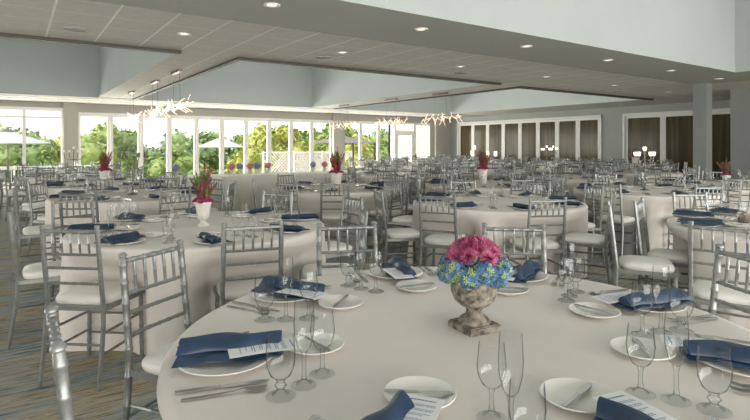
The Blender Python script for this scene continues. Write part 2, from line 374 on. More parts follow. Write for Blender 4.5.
TREES = [(-5, 46, 2.3, 3.4, 1, 'green tree behind the patio umbrella at far left'),
 (28, 52, 2.0, 3.2, 0, 'light green tree seen through the far left window beside the mullion'),
 (56, 44, 1.9, 2.9, 2, 'yellow-green tree just left of the wide white window pier'),
 (92, 42, 2.9, 2.8, 0, 'light green tree just right of the wide window pier'),
 (122, 44, 3.0, 2.7, 1, 'bushy green tree seen through the second window panel'),
 (150, 50, 2.2, 3.0, 3, 'dark green tree seen through the third window panel'),
 (178, 48, 2.8, 2.9, 1, 'dark green tree just left of the middle patio umbrella'),
 (206, 44, 2.2, 2.8, 3, 'dark green tree behind the middle patio umbrella left half'),
 (236, 46, 2.1, 2.7, 1, 'green tree behind the middle patio umbrella right half'),
 (258, 42, 2.6, 2.5, 2, 'yellow-green tree right of the middle patio umbrella'),
 (282, 43, 3.0, 2.6, 2, 'tall yellow-green tree above the blue potted hydrangea'),
 (304, 46, 2.8, 2.6, 1, 'green tree above the right end of the buffet'),
 (326, 44, 3.1, 2.5, 0, 'light green tree behind the last folding window panel'),
 (352, 52, 3.0, 2.8, 2, 'yellow-green tree above the white lattice fence'),
 (384, 44, 2.4, 2.6, 1, 'green tree seen left of the glazed exit door')]
for i, a in enumerate(TREES): tree(a[0], [39, 46, 53][i % 3], a[2], a[3]*.95, a[4], a[5])
for (px, z, k, lab) in [(10, 66, 1, 'distant tree behind the far left umbrella'), (75, 64, 0, 'distant tree behind the wide window pier'), (135, 66, 3, 'distant dark tree behind the left folding windows'), (200, 68, 1, 'distant tree behind the middle umbrella'), (265, 66, 0, 'distant tree behind the yellow-green trees'), (335, 66, 3, 'distant dark tree behind the lattice fence'), (395, 62, 1, 'distant tree beside the outside wall')]:
    tree(px, z, 2.9, 4.1, k, lab)
def umbrella(px, z, half, apex, rim, label):
    x, y = R((px-375)/525*z, z); u = empty('patio_umbrella', (x, y, -.6)); f = MB(); n_ = 8; a = apex+.6; r = rim+.6
    vs_ = [(0, 0, a)]
    for i in range(n_):
        q = 2*pi*i/n_; vs_.append((cos(q)*half*.5, sin(q)*half*.5, (a*.45+r*.55))); 
    for i in range(n_):
        q = 2*pi*i/n_; vs_.append((cos(q)*half, sin(q)*half, r))
    vs2 = [(p[0], p[1], p[2]-.02) for p in vs_]
    fs = [(0, 1+i, 1+(i+1) % n_) for i in range(n_)]+[(1+i, 1+n_+i, 1+n_+(i+1) % n_, 1+(i+1) % n_) for i in range(n_)]
    f.add(vs_, fs); f.add(vs2, [tuple(reversed(q)) for q in fs])
    f.build('canopy', M['canvas'], u, False)
    MB().lathe([(.25, 0), (.25, .06), (.03, .09)], 12).tube([(0, 0, .05), (0, 0, a+.02)], .028, 8).ball((0, 0, a+.06), .05).build('pole', M['darkmetal'], u)
    MB().tube([(0, 0, a-.5), (half*.48, .0, r+.35)], .012, 5).tube([(0, 0, a-.5), (-half*.48, .0, r+.35)], .012, 5).tube([(0, 0, a-.5), (0, half*.48, r+.35)], .012, 5).build('rib', M['darkmetal'], u)
    f = MB(); f.lathe([(half*.2, a-.10-.02), (half*.12, a-.03), (.01, a+.04)], 8, (0, 0, 0), 0, False); f.build('vent_cap', M['pewter'], u, False)
    tag(u, label, 'umbrella', 'patio umbrellas outside the windows')
umbrella(8, 24.5, 1.75, 2.15, 1.50, 'white patio umbrella outside the far left window')
umbrella(221, 31, 1.5, 1.95, 1.30, 'white patio umbrella outside the middle of the folding windows')
# lattice fence, gazebo, outside building
f = MB(); x, y = 13.3, 29.5
x0, x1 = 12.2, 18.4
f.box(x0, y-.03, .95, x1, y+.03, 1.03); f.box(x0, y-.03, -.6, x1, y+.03, -.5)
for q in (x0, 14.2, 16.2, x1): f.box(q-.05, y-.05, -.6, q+.05, y+.05, 1.08)
k = x0
while k < x1-1.4:
    for s_ in (1, -1):
        a0 = (k, -.5) if s_ > 0 else (k+1.45, -.5); a1 = (k+1.45, .95) if s_ > 0 else (k, .95)
        f.tube([(a0[0], y+.012*s_, a0[1]), (a1[0], y+.012*s_, a1[1])], .03, 4)
    k += .2
tag(f.build('lattice_fence', mat('pinkish_white_lattice', (.78, .70, .66), .7), None, False), 'pinkish white lattice fence panel outside the right windows', 'fence')
g_ = empty('gazebo', (16.2, 27.0, -.6))
MB().add([(-1.6, -1.3, 2.15), (1.6, -1.3, 2.15), (1.6, 1.3, 2.15), (-1.6, 1.3, 2.15), (0, 0, 2.6)], [(0, 1, 4), (1, 2, 4), (2, 3, 4), (3, 0, 4), (3, 2, 1, 0)]).build('canopy', mat('taupe_canvas', (.22, .19, .15), .8), g_, False)
for sx_ in (-1, 1):
    for sy_ in (-1, 1): MB().box(sx_*1.5-.04, sy_*1.2-.04, 0, sx_*1.5+.04, sy_*1.2+.04, 2.15).build('post', M['darkmetal'], g_, False)
tag(g_, 'taupe canvas gazebo on dark posts outside the right windows', 'gazebo')
m = noise_mat('pale_siding', (.66, .60, .57), (.74, .69, .66), (.5, 30, 30), .8)
sd = MB()
for k in range(22): sd.box(17.7, 24.2, -.6+k*.18, 31, 24.4, -.6+k*.18+.17)
sd.box(17.7, 24.21, -.6, 31, 24.4, 3.4)
tag(sd.build('outbuilding', m, None, False), 'pale lapped siding wall outside behind the exit door', 'building')

# ---------------------------------------------------------------- ceiling fittings
dl = empty('downlight')
MB().lathe([(.052, -.004), (.075, -.012), (.088, -.010), (.09, 0)], 20, (0, 0, 0), 0, False).build('trim_ring', M['white'], dl)
MB().lathe([(.0001, -.003), (.055, -.003)], 20, (0, 0, 0), 0, False).build('lamp', M['lamp'], dl)
DL = [(1.92, 7.42, 'tile row near its left end'), (4.45, 7.42, 'tile row left of the round speaker'), (7.12, 7.45, 'tile row above the middle ceiling well'), (9.75, 7.47, 'tile row between two ceiling wells'), (12.58, 7.55, 'tile row above the right ceiling well'), (15.37, 7.6, 'tile row left of the grey column'), (18.4, 7.7, 'tile row right of the grey column'),
      (2.27, 5.25, 'grey band at its left end'), (4.33, 5.25, 'grey band second from the left'), (6.39, 5.25, 'grey band third from the left'), (8.59, 5.28, 'grey band fourth from the left'), (10.83, 5.3, 'grey band fifth from the left'), (13.02, 5.33, 'grey band at its right end'),
      (18.6, 10.9, 'tiles by the wide grey wall section'), (17.9, 15.9, 'tiles by the far folding doors')]
for x, y, s_ in DL:
    band = y < 6
    put(dl, x, y, CEIL-(.03 if band else 0), 0, 'small lit round recessed downlight in the '+s_, 'ceiling light', 'recessed downlights')
vt = empty('ceiling_speaker'); MB().lathe([(.0001, -.006), (.12, -.006)], 24, (0, 0, 0), 0, False).build('grille', M['vent'], vt)
MB().lathe([(.12, -.008), (.135, -.010), (.14, 0)], 24, (0, 0, 0), 0, False).build('rim', M['soffit'], vt)
for x, y, s_ in [(.66, 7.93, 'left of the first downlight'), (4.42, 8.02, 'above the second ceiling well'), (7.75, 8.1, 'beside the middle downlight'), (13.9, 8.2, 'above the right ceiling well')]:
    put(vt, x, y, CEIL, 0, 'round grey ceiling speaker in the tiles '+s_, 'speaker', 'ceiling speakers')
def chandelier(x, y, h, L, label, seed):
    rnd = random.Random(seed); c_ = empty('chandelier', (x, y, CEIL))
    MB().box(-.045, -.3, -.045, .045, .3, -.001).build('canopy_plate', M['darkmetal'], c_, False)
    for s_ in (-1, 1): MB().tube([(0, s_*.22, -.04), (0, s_*.3, h-CEIL+.05)], .004, 4).build('cable', M['darkmetal'], c_)
    MB().tube([(0, -L/2, h-CEIL+.05), (0, L/2, h-CEIL+.05)], .010, 6).build('bar', M['darkmetal'], c_)
    y_ = -L/2; up = 1; p = (0, y_, h-CEIL)
    while y_ < L/2:
        q = (rnd.uniform(-.10, .10), y_+rnd.uniform(-.03, .06), h-CEIL+up*rnd.uniform(.01, .09)-.03)
        MB().tube([p, q], .0065, 6).build('light_tube', M['led'], c_); p = q; up = -up; y_ += .06
        if rnd.random() < .6:
            q2 = (q[0]+rnd.uniform(-.15, .15), q[1]+rnd.uniform(-.10, .10), q[2]-up*rnd.uniform(.05, .12)); MB().tube([q, q2], .006, 6).build('light_tube', M['led'], c_)
    tag(c_, label, 'chandelier', 'zigzag chandeliers under the ceiling strips')
for k, (x, y, lab) in enumerate([(2.75, 11.2, 'zigzag glowing tube chandelier hung nearest on the left ceiling strip'), (2.75, 13.2, 'zigzag glowing tube chandelier hung second on the left ceiling strip'), (2.75, 16.2, 'zigzag glowing tube chandelier hung farthest on the left ceiling strip'),
        (10.2, 11.5, 'zigzag glowing tube chandelier hung nearest on the right ceiling strip'), (10.2, 13.9, 'zigzag glowing tube chandelier hung second on the right ceiling strip'), (10.2, 16.9, 'zigzag glowing tube chandelier hung farthest on the right ceiling strip')]):
    chandelier(x, y, 2.2, 1.75, lab, 40+k)

# ---------------------------------------------------------------- chairs
def post_pts(s_, fine):
    pts = []; rad = []
    zs = [0, .10, .22, .34, .46, .52, .60, .69, .78, .86, .905]
    def at_(z):
        y = -.20-.055*((.46-z)/.46)**1.5 if z < .46 else -.20-.05*((z-.46)/.45)
        x = .172+(.006 if z < .46 else -.006*((z-.46)/.45)); return (s_*x, y, z)
    if fine:
        rings = [.10, .20, .30, .42, .53, .63, .715, .80, .875]
        z = 0; zz = {0.0: .0115, .905: .0145}
        for q in rings: zz[q-.008] = .0145; zz[q-.004] = .0168; zz[q+.004] = .0168; zz[q+.008] = .0145
        for z in sorted(zz): pts.append(at_(z)); rad.append(zz[z])
        t_ = at_(.905)
        for dz, r in ((.003, .012), (.007, .0185), (.014, .0175), (.020, .012), (.023, .004)): pts.append((t_[0], t_[1]-dz*.1, .905+dz)); rad.append(r)
        return pts, rad
    for z in zs: pts.append(at_(z)); rad.append(.0145 if z else .011)
    pts.append((*at_(.905)[:2], .925)); rad.append(.0165); return pts, rad
def bamboo(a, b_, r, n_, k):
    pts = []; rad = []
    for i in range(k+1):
        for d in ((-.02, 0, .02) if 0 < i < k else (0,)):
            t_ = i/k+d; pts.append(tuple(a[q]+(b_[q]-a[q])*t_ for q in range(3))); rad.append(r*1.25 if d == 0 and 0 < i < k else r)
    return MB().tube(pts, rad, n_)
def seat_frame(n_):
    f = MB()
    f.prism([(-.185, -.205), (.185, -.205), (.205, .19), (.17, .215), (-.17, .215), (-.205, .19)], .425, .452); return f
def cushion_mb(k):
    c = MB(); P = []
    out = [(-.17, -.175), (.17, -.175)]
    n_ = k; rings = []
    def outline(sc_):
        pts = []
        for i in range(n_):
            a = 2*pi*i/n_; cx, cy_ = cos(a), sin(a); e = .42
            x = math.copysign(abs(cx)**e, cx); y = math.copysign(abs(cy_)**e, cy_)
            pts.append((x*(.183+.014*(y+1)/2)*sc_, .008+y*.185*sc_))
        return pts
    prof = [(.97, .452), (1.0, .465), (1.0, .480), (.96, .493), (.80, .503), (.5, .510), (.02, .513)]
    vs_ = [(x, y, z) for s_, z in prof for x, y in outline(s_)]
    fs = [(i*n_+q, i*n_+(q+1) % n_, (i+1)*n_+(q+1) % n_, (i+1)*n_+q) for i in range(len(prof)-1) for q in range(n_)]+[tuple(range(n_-1, -1, -1))]
    return c.add(vs_, fs)
def chair(fine=True):
    n_ = 10 if fine else 6; t_ = empty('chiavari_chair')
    cushion_mb(28 if fine else 16).build('seat_cushion', M['cushion'], t_, True, 60)
    seat_frame(n_).build('seat_frame', M['silver'], t_, False)
    for s_ in (-1, 1):
        p, r = post_pts(s_, fine); MB().tube(p, r, n_).build('back_post', M['silver'], t_)
        bamboo((s_*.175, .185, .44), (s_*.182, .19, 0), .0145, n_, 4).build('front_leg', M['silver'], t_)
        for z in (.18, .30): bamboo((s_*.176, -.205-.02*(.46-z), z), (s_*.178, .187, z), .008, 6, 3).build('stretcher', M['silver'], t_)
    for z in (.16, .29): bamboo((-.178, .188, z), (.178, .188, z), .008, 6, 3).build('stretcher', M['silver'], t_)
    bamboo((-.172, -.225, .24), (.172, -.225, .24), .008, 6, 3).build('stretcher', M['silver'], t_)
    def yb(z): return -.20-.05*((z-.46)/.45)
    bamboo((-.166, yb(.89), .89), (.166, yb(.89), .89), .011, n_, 6).build('top_rail', M['silver'], t_)
    for z in (.755, .675, .585): bamboo((-.167, yb(z), z), (.167, yb(z), z), .0085, 8 if fine else 5, 6).build('back_rail', M['silver'], t_)
    for k in range(5):
        x = -.166+.332*(k+1)/6; bamboo((x, yb(.755), .755), (x, yb(.885), .885), .0072, 8 if fine else 5, 2).build('spindle', M['silver'], t_)
    return t_
def chair_far():
    f = MB(); c_ = cushion_mb(10); f.add(c_.v, c_.f, 1)
    s2 = seat_frame(4); f.add(s2.v, s2.f, 0)
    def yb(z): return -.20-.05*((z-.46)/.45)
    for s_ in (-1, 1):
        f.tube([(s_*.178, -.25, 0), (s_*.178, -.20, .46), (s_*.172, -.25, .925)], .0165, 5); f.tube([(s_*.182, .19, 0), (s_*.175, .185, .44)], .0145, 4)
        f.tube([(s_*.176, -.21, .24), (s_*.178, .187, .24)], .009, 4)
    f.tube([(-.178, .188, .24), (.178, .188, .24)], .009, 4)
    for z, r in ((.89, .0125), (.755, .0095), (.675, .0095), (.585, .0095)): f.tube([(-.168, yb(z), z), (.168, yb(z), z)], r, 4)
    for k in range(5): x = -.166+.332*(k+1)/6; f.tube([(x, yb(.755), .755), (x, yb(.885), .885)], .0085, 4)
    return obj('chiavari_chair', f.mesh('far_chair', [M['silver'], M['cushion']]))
CH = {0: chair(True), 1: chair(False), 2: chair_far()}

# ---------------------------------------------------------------- tableware
def shell(prof, th, n_, bottom):
    inner = [(max(r-th, .0006), z) for r, z in prof]
    m_ = MB().lathe(bottom[:3], n_, (0, 0, 0), 0, True).lathe(bottom[2:]+prof[:1], n_, (0, 0, 0), 1, False).lathe(prof, n_, (0, 0, 0), 0, False)
    m_.lathe([(inner[0][0], prof[0][1]+th*1.5)]+inner[1:]+[prof[-1]], n_, (0, 0, 0), 0, True); return m_
def goblet_prof():
    foot = [(.036, 0), (.036, .002), (.022, .006), (.010, .012), (.009, .020), (.015, .028), (.009, .036)]
    return foot, [(.012, .042), (.026, .054), (.034, .075), (.0365, .098), (.035, .125), (.0335, .148)]
def wine_prof():
    foot = [(.034, 0), (.034, .0015), (.020, .005), (.008, .012), (.0055, .03), (.0055, .055), (.0075, .064)]
    return foot, [(.008, .067), (.022, .078), (.031, .098), (.0335, .118), (.031, .145), (.0285, .170)]
def flute_prof():
    foot = [(.033, 0), (.033, .0015), (.020, .005), (.008, .012), (.0055, .03), (.0055, .07), (.0075, .080)]
    return foot, [(.008, .083), (.018, .100), (.025, .130), (.027, .160), (.0255, .190), (.024, .218)]
def vessel(name, pf, lod):
    foot, bowl = pf(); n_ = (24, 14, 8)[lod]
    if lod == 0: return obj(name, shell(bowl, .0012, n_, foot).mesh(name, [M['glass'], M['stem']], True, 70))
    return obj(name, MB().lathe(foot[:3], n_).lathe(foot[2::2]+bowl[:1], n_, (0, 0, 0), 1, False).lathe(bowl, n_, (0, 0, 0), 0, False).mesh(name, [M['glass'], M['stem']], True, 70))
GL = {(k, l): vessel(nm, pf, l) for l in (0, 1, 2) for k, nm, pf in (('g', 'water_goblet', goblet_prof), ('w', 'wine_glass', wine_prof), ('f', 'champagne_flute', flute_prof))}
def plate_mb(r, n_):
    return MB().lathe([(r*.58, 0), (r*.62, .003), (r*.98, .016), (r, .0185), (r*.985, .0205), (r*.70, .0105), (r*.60, .006), (.001, .006)], n_, (0, 0, 0), 0, True)
PL = {l: obj('dinner_plate', plate_mb(.133, (40, 24, 12)[l]).mesh('plate', M['china'], True, 50)) for l in (0, 1, 2)}
BP = {l: obj('bread_plate', plate_mb(.088, (36, 20, 10)[l]).mesh('bread', M['china'], True, 50)) for l in (0, 1, 2)}
# folded satin napkin, long side towards the table's centre (+y); a soft flat layer below and a rounded fold on top
def napkin(lod):
    rnd = random.Random(3)
    def layer(w0, w1, L, z0, h, x_off, nx, ny, puff, y0=-.14):
        vs_ = []; 
        for j in range(ny+1):
            v_ = j/ny; wd = w0+(w1-w0)*v_
            for i in range(nx+1):
                u = i/nx*2-1
                z = z0+h*(1-abs(u)**puff)*(.80+.20*sin(v_*2.6+.5))+.0025*sin(u*5+v_*9)
                edge = .006*sin(v_*11+u)
                vs_.append((x_off+u*wd/2+edge+(v_-.5)*.012, y0+v_*L+.01*cos(u*2), z))
        m_ = MB(); nn = nx+1
        bot = [(p[0], p[1], z0-.0015) for p in vs_]; K = len(vs_)
        fs = [(j*nn+i, j*nn+i+1, (j+1)*nn+i+1, (j+1)*nn+i) for j in range(ny) for i in range(nx)]
        m_.add(vs_+bot, fs+[tuple(K+q for q in reversed(f_)) for f_ in fs]
            +[(i+1, i, K+i, K+i+1) for i in range(nx)]+[(ny*nn+i, ny*nn+i+1, K+ny*nn+i+1, K+ny*nn+i) for i in range(nx)]
            +[(j*nn, (j+1)*nn, K+(j+1)*nn, K+j*nn) for j in range(ny)]+[((j+1)*nn+nx, j*nn+nx, K+j*nn+nx, K+(j+1)*nn+nx) for j in range(ny)])
        return m_
    k = (1, .6, .3)[lod]; nx, ny = max(3, int(12*k)), max(3, int(14*k))
    t_ = layer(.135, .115, .29, .008, .012, -.012, nx, ny, 4)
    o = obj('napkin', t_.mesh('napkin', M['navy'], True, 60))
    layer(.078, .066, .28, .022, (.034, .020, .02)[lod], -.032, nx, ny, 2.2, -.135).build('top_fold', M['navy'], o, True, 60)
    return o
NK = {0: napkin(0), 1: napkin(1)}
NK[2] = obj('napkin', MB().prism([(-.06, -.14), (.055, -.14), (.05, .14), (-.065, .14)], .012, .030).mesh('napkin_far', M['navy'], False))
def menu():
    c_ = MB(); f = []
    ny = 10; vs_ = []
    for j in range(ny+1):
        v_ = j/ny
        for x in (-.046, .046): vs_.append((x, -.10+.20*v_, .003*sin(v_*3)))
    vt_ = [(p[0], p[1], p[2]-.0007) for p in vs_]; K = len(vs_)
    fs = [(2*j, 2*j+1, 2*j+3, 2*j+2) for j in range(ny)]
    c_.add(vs_+vt_, fs+[tuple(K+q for q in reversed(a)) for a in fs]+[(2*j, 2*j+2, K+2*j+2, K+2*j) for j in range(ny)]+[(2*j+3, 2*j+1, K+2*j+1, K+2*j+3) for j in range(ny)]+[(1, 0, K, K+1), (2*ny, 2*ny+1, K+2*ny+1, K+2*ny)])
    o = obj('menu_card', c_.mesh('menu', M['paper'], False))
    t_ = MB(); rnd = random.Random(5)
    def zl(y): return .003*sin((y+.10)/.20*3)+.0006
    for k, y in enumerate([.078, .056, .050, .035, .029, .014, .008, -.008, -.014, -.030, -.036, -.052, -.068]):
        wd = .030 if k == 0 else rnd.uniform(.016, .034); x = -wd; h_ = .0022 if k == 0 else .0011
        while x < wd:
            e = min(x+rnd.uniform(.003, .008), wd); t_.add([(x, y-h_, zl(y)), (e, y-h_, zl(y)), (e, y+h_, zl(y)), (x, y+h_, zl(y))], [(0, 1, 2, 3)]); x = e+.0018
    t_.build('printed_lines', M['ink'], o, False); return o
MENU = menu()
def strip(m_, rows, th=.002):
    vs_ = []
    for (y, hw, z, *xo) in rows:
        x = xo[0] if xo else 0
        vs_ += [(x-hw, y, z), (x+hw, y, z), (x+hw, y, z+th), (x-hw, y, z+th)]
    n_ = len(rows); fs = [(4*i+a, 4*i+(a+1) % 4, 4*(i+1)+(a+1) % 4, 4*(i+1)+a) for i in range(n_-1) for a in range(4)]
    return m_.add(vs_, [tuple(reversed(f_)) for f_ in fs]+[(0, 1, 2, 3), tuple(4*(n_-1)+a for a in (3, 2, 1, 0))])
def fork():
    m_ = MB(); strip(m_, [(-.10, .0055, .004), (-.06, .0065, .003), (0, .0032, .005), (.035, .003, .010), (.045, .010, .009), (.052, .0115, .0075)])
    for k in range(4): x = -.0085+k*.0057; strip(m_, [(.050, .0019, .0075, x), (.075, .0016, .006, x), (.098, .0010, .010, x)])
    return obj('fork', m_.mesh('fork', M['steel'], True, 30))
def knife():
    m_ = MB(); strip(m_, [(-.115, .006, .001), (-.06, .0068, .001), (-.005, .0050, .001)], .005)
    strip(m_, [(-.005, .0055, .002), (.02, .009, .002), (.08, .0095, .002), (.105, .006, .002), (.115, .001, .002)], .0014)
    return obj('table_knife', m_.mesh('knife', M['steel'], True, 30))
def spoon():
    m_ = MB(); strip(m_, [(-.10, .0055, .002), (-.05, .006, .002), (.02, .003, .005), (.045, .003, .009), (.055, .008, .007), (.068, .0155, .004), (.082, .0175, .003), (.096, .013, .005), (.104, .004, .009)])
    return obj('spoon', m_.mesh('spoon', M['steel'], True, 30))
def bknife():
    m_ = MB(); strip(m_, [(-.085, .0048, 0), (-.04, .0055, 0), (.0, .0042, 0)], .0045)
    strip(m_, [(0, .0045, .001), (.02, .0085, .001), (.06, .009, .001), (.080, .004, .001)], .0014)
    return obj('butter_knife', m_.mesh('butter_knife', M['steel'], True, 30))
FORK, KNIFE, SPOON, BKNIFE = fork(), knife(), spoon(), bknife()

# ---------------------------------------------------------------- cloths
TT = .762
def cloth_disc(cx, cy_, chairs, seed, lod, Rr=.925):
    if lod == 0: Rr = .95
    rnd = random.Random(seed); N = (180, 120, 64)[lod]; m_ = MB(); vs_ = []
    ph = [rnd.uniform(0, 2*pi) for _ in range(4)]; nf = [11+rnd.randint(0, 3), 17+rnd.randint(0, 4), 29]
    rows = [(.02, 0), (.5, 0), (.9, 0), (.975, 0), (.992, .003), (1.0, .012)]
    drops = [.03, .08, .15, .24, .34, .45, .56, .66, .74, TT-.004]
    def ss(a, b_, x): x = min(1, max(0, (x-a)/(b_-a))); return x*x*(3-2*x)
    lim_ = []
    for i in range(N):
        a = 2*pi*i/N; L = 2.0; r = .30
        while r < 1.05:
            X_, Y_ = r*cos(a), r*sin(a)
            for (ox, oy, rz) in chairs:
                dx, dy = X_-ox, Y_-oy; lx = dx*cos(rz)+dy*sin(rz); ly = -dx*sin(rz)+dy*cos(rz)
                if abs(lx) < .225 and -.26 < ly < .235: L = r; break
            if L < 2: break
            r += .01
        lim_.append(L)
    wn = max(1, N//60); mn = [min(lim_[(i+k) % N] for k in range(-wn, wn+1)) for i in range(N)]
    mn = [min(q, 1.05) for q in mn]
    lim_ = [min(sum(mn[(i+k) % N] for k in range(-wn, wn+1))/(2*wn+1), 2.0) for i in range(N)]
    for k, dz in rows:
        for i in range(N): a = 2*pi*i/N; vs_.append((Rr*k*cos(a), Rr*k*sin(a), TT-dz))
    for d in drops:
        q = d/TT
        for i in range(N):
            a = 2*pi*i/N
            fo = .5*sin(nf[0]*a+ph[0]+.6*sin(2*a+ph[3]))+.35*sin(nf[1]*a+ph[1])+.25*sin(nf[2]*a+ph[2]+sin(3*a))
            r = Rr+.004+.085*q*fo*min(1, q*1.6)+.018*q
            if lim_[i] < r: r = r+(lim_[i]-.012+.022*fo*q-r)*ss(.05, .235, d)
            vs_.append((r*cos(a), r*sin(a), max(.003, TT-d)))
    NR = len(rows)+len(drops)
    fs = [(i*N+k, i*N+(k+1) % N, (i+1)*N+(k+1) % N, (i+1)*N+k) for i in range(NR-1) for k in range(N)]
    fs = [tuple(reversed(f_)) for f_ in fs]
    m_.add(vs_, fs+[tuple(range(N))])
    return m_
SECT = ['right', 'far right', 'far', 'far left', 'left', 'near left', 'near', 'near right']
def sector(bearing): return SECT[int(round((bearing % 360)/45)) % 8]
def spot(cx, cy_, bearing, r, lat=0):                # a point r out from the centre on a viewer bearing, lat to the diner's left
    a = RA(bearing); er = (cos(a), sin(a)); l = (er[1], -er[0])
    return (cx+er[0]*r+l[0]*lat, cy_+er[1]*r+l[1]*lat, a)
PLACED = []
def table(x, y, tname, seats, lod, ware=2, seed=0, extra=()):
    """seats: list of (viewer bearing, distance of the chair back from the centre, twist, place number sector)"""
    rnd = random.Random(seed*13+5); chs = []
    for bb, d, *rest in seats:
        if d: px, py, a = spot(x, y, bb, d-.225); chs.append((px, py, a+pi/2+radians(rnd.uniform(-4, 4)), SECT[rest[0]] if rest else sector(bb)))
    for mx_, mz_, fb, sc_ in extra:                  # chair given by the middle of its back and the bearing it faces
        bx, by = R(mx_, mz_); fa = RA(fb); chs.append((bx+.25*cos(fa), by+.25*sin(fa), fa-pi/2, SECT[sc_]))
    keep = []
    for q, c_ in enumerate(chs):
        if q < len(chs)-len(extra) and any(hypot(c_[0]-o[0], c_[1]-o[1]) < .56 for o in PLACED+chs[len(chs)-len(extra):]): continue
        keep.append(c_)
    chs = keep; PLACED.extend(chs)
    for (px, py, rz, s_) in chs: put(CH[lod], px, py, 0, rz, 'silver chair, %s seat of the %s' % (s_, tname), 'chair', 'silver chairs round the tables')
    cl = cloth_disc(x, y, [(px-x, py-y, rz) for px, py, rz, _ in chs], seed, lod).build('tablecloth', M['cloth'], None, True, 0); cl.location = (x, y, 0)
    tag(cl, 'floor-length cream cloth on the '+tname, 'tablecloth', 'round tablecloths')
    rnd = random.Random(seed*13+5)
    for i, (bb, d, *rest) in enumerate(seats):
        s_ = SECT[rest[0]] if rest else sector(bb); ba = rest[1] if len(rest) > 1 else bb
        if not ware: continue
        def lay(proto, r, lat, dz, rot, nm, cat, grp):
            px, py, a = spot(x, y, ba, r, lat); return put(proto, px, py, TT+dz, a+pi/2+rot, '%s, %s place of the %s' % (nm, s_, tname), cat, grp)
        j = lambda q: rnd.uniform(-q, q)
        if ware >= 2 or lod < 2:
            lay(PL[lod], .775, 0, .0005, 0, 'white dinner plate', 'plate', 'dinner plates')
            lay(BP[lod], .515, .01, .0005, 0, 'bread plate', 'plate', 'bread plates')
        lay(NK[lod], .77, .0, .0137, j(.25) if lod else j(.12), 'navy napkin', 'napkin', 'navy napkins')
        if lod == 0:
            mn = lay(MENU, .67, -.025, .0382, j(.08), 'white printed menu card', 'menu card', 'menu cards')
            for dx, r_ in ((.165, .80), (.195, .79)): lay(FORK, r_, dx, .0005, j(.05), 'outer steel fork' if dx > .18 else 'inner steel fork', 'fork', 'forks')
            lay(KNIFE, .79, -.160, .0005, j(.05), 'steel table knife', 'knife', 'table knives'); lay(SPOON, .79, -.203, .0005, j(.05), 'steel spoon', 'spoon', 'spoons')
        if lod < 2: lay(BKNIFE, .515, .01, .0185, radians(-70)+j(.2), 'small butter knife', 'knife', 'butter knives')
        lay(GL['g', lod], .66+j(.002), -.255, .0005, 0, 'stout water goblet', 'glass', 'water goblets')
        lay(GL['f', lod], .595+j(.002), -.215, .0005, 0, 'tall champagne flute', 'glass', 'champagne flutes')
        lay(GL['w', lod], .535+j(.002), -.165, .0005, 0, 'stemmed wine glass', 'glass', 'wine glasses')
def ring(phase, d=1.2, skip=(), dd={}):
    out = []
    for k in range(8):
        b_ = phase+45*k
        out.append((b_, dd.get(k, 0 if k in skip else d)))
    return out
T0 = R(.31, 1.74); T1 = R(-1.32, 4.03); T2 = R(1.35, 5.8); T3 = R(3.25, 3.95); T4 = R(3.73, 7.26); T5 = R(5.72, 8.55)
T7 = R(-3.05, 6.6); T8 = R(-4.35, 8.45); T9 = R(-.57, 7.75); T10 = R(1.75, 8.5)
N0, N1, N2 = 'front table', 'white urn table', 'bare middle table'
N3, N4, N5 = 'near right table', 'right candelabra table', 'pink flower table at right'
N7, N8, N9, N10 = 'left candelabra table', 'far left red flower table', 'red flower table by the buffet', 'dark red flower table'
table(*T0, N0, [(202, 0, 4, 199), (153, 0, 3, 150), (106, 0, 2, 106), (68, 0, 1, 63), (28, 0, 0, 20), (-21, 0, 7, -21), (-62, 0, 6, -69), (-114, 0, 5, -112)], 0, 2, 1,
    [(-.815, 1.335, 34, 4), (-.997, 2.36, -22.7, 3), (-.165, 3.10, -77, 2), (.805, 3.05, -98, 1), (1.60, 2.24, 188, 0)])
table(*T1, N1, [(203, 0, 4), (157, 0, 3), (-110, 0, 5), (-66, 0, 6), (-22, 0, 7), (24, 0, 0), (70, 0, 1), (114, 0, 2)], 1, 2, 2,
    [(-2.58, 3.71, 33, 4), (-2.66, 4.62, -34, 3), (-1.735, 2.98, 84, 5), (-.722, 3.11, 110, 6), (-.08, 3.80, 187, 7), (-.20, 4.80, 212, 0), (-.96, 5.19, -116, 1)])
table(*T2, N2, [(188, 0, 4), (233, 0, 5), (278, 0, 6), (323, 0, 7), (8, 0, 0), (53, 1.2, 1), (98, 1.2, 2), (143, 0, 3)], 1, 2, 3,
    [(.03, 5.38, 12, 4), (.22, 6.60, -36, 3), (.57, 4.83, 65, 5), (1.52, 4.61, 100, 6), (2.27, 5.0, 150, 7), (2.55, 6.1, 192, 0)])
table(*T3, N3, [(176, 0, 4), (221, 0, 5), (262, 0, 6), (133, 0, 3), (98, 1.2, 2)], 1, 2, 4,
    [(1.84, 4.13, -22, 4), (2.02, 3.04, 52, 5), (2.24, 4.46, -36, 3)])
table(*T4, N4, [(0, 1.2), (45, 1.2), (90, 1.2), (135, 1.2), (180, 1.2), (225, 1.3), (275, 0), (318, 1.2)], 1, 2, 5, [(3.85, 6.05, 97, 6)])
table(*T5, N5, ring(20, 1.2), 1, 2, 6)
table(*T7, N7, [(x_, d_) for x_, d_ in ((2, 1.22), (50, 1.2), (92, 1.2), (135, 1.2), (180, 0), (226, 0), (272, 0), (315, 1.2))], 1, 2, 7, [(-3.78, 5.5, 36, 5), (-2.91, 5.15, 95, 6), (-4.28, 6.65, 0, 4)])
table(*T8, N8, ring(12, 1.2), 1, 2, 8)
table(*T9, N9, [(0, 1.2), (40, 1.2), (90, 1.2), (136, 1.2), (180, 0), (225, 0), (271, 0), (318, 1.2)], 1, 2, 9, [(-1.66, 7.15, 12, 4), (-1.12, 6.6, 62, 5), (-.5, 6.53, 93, 6)])
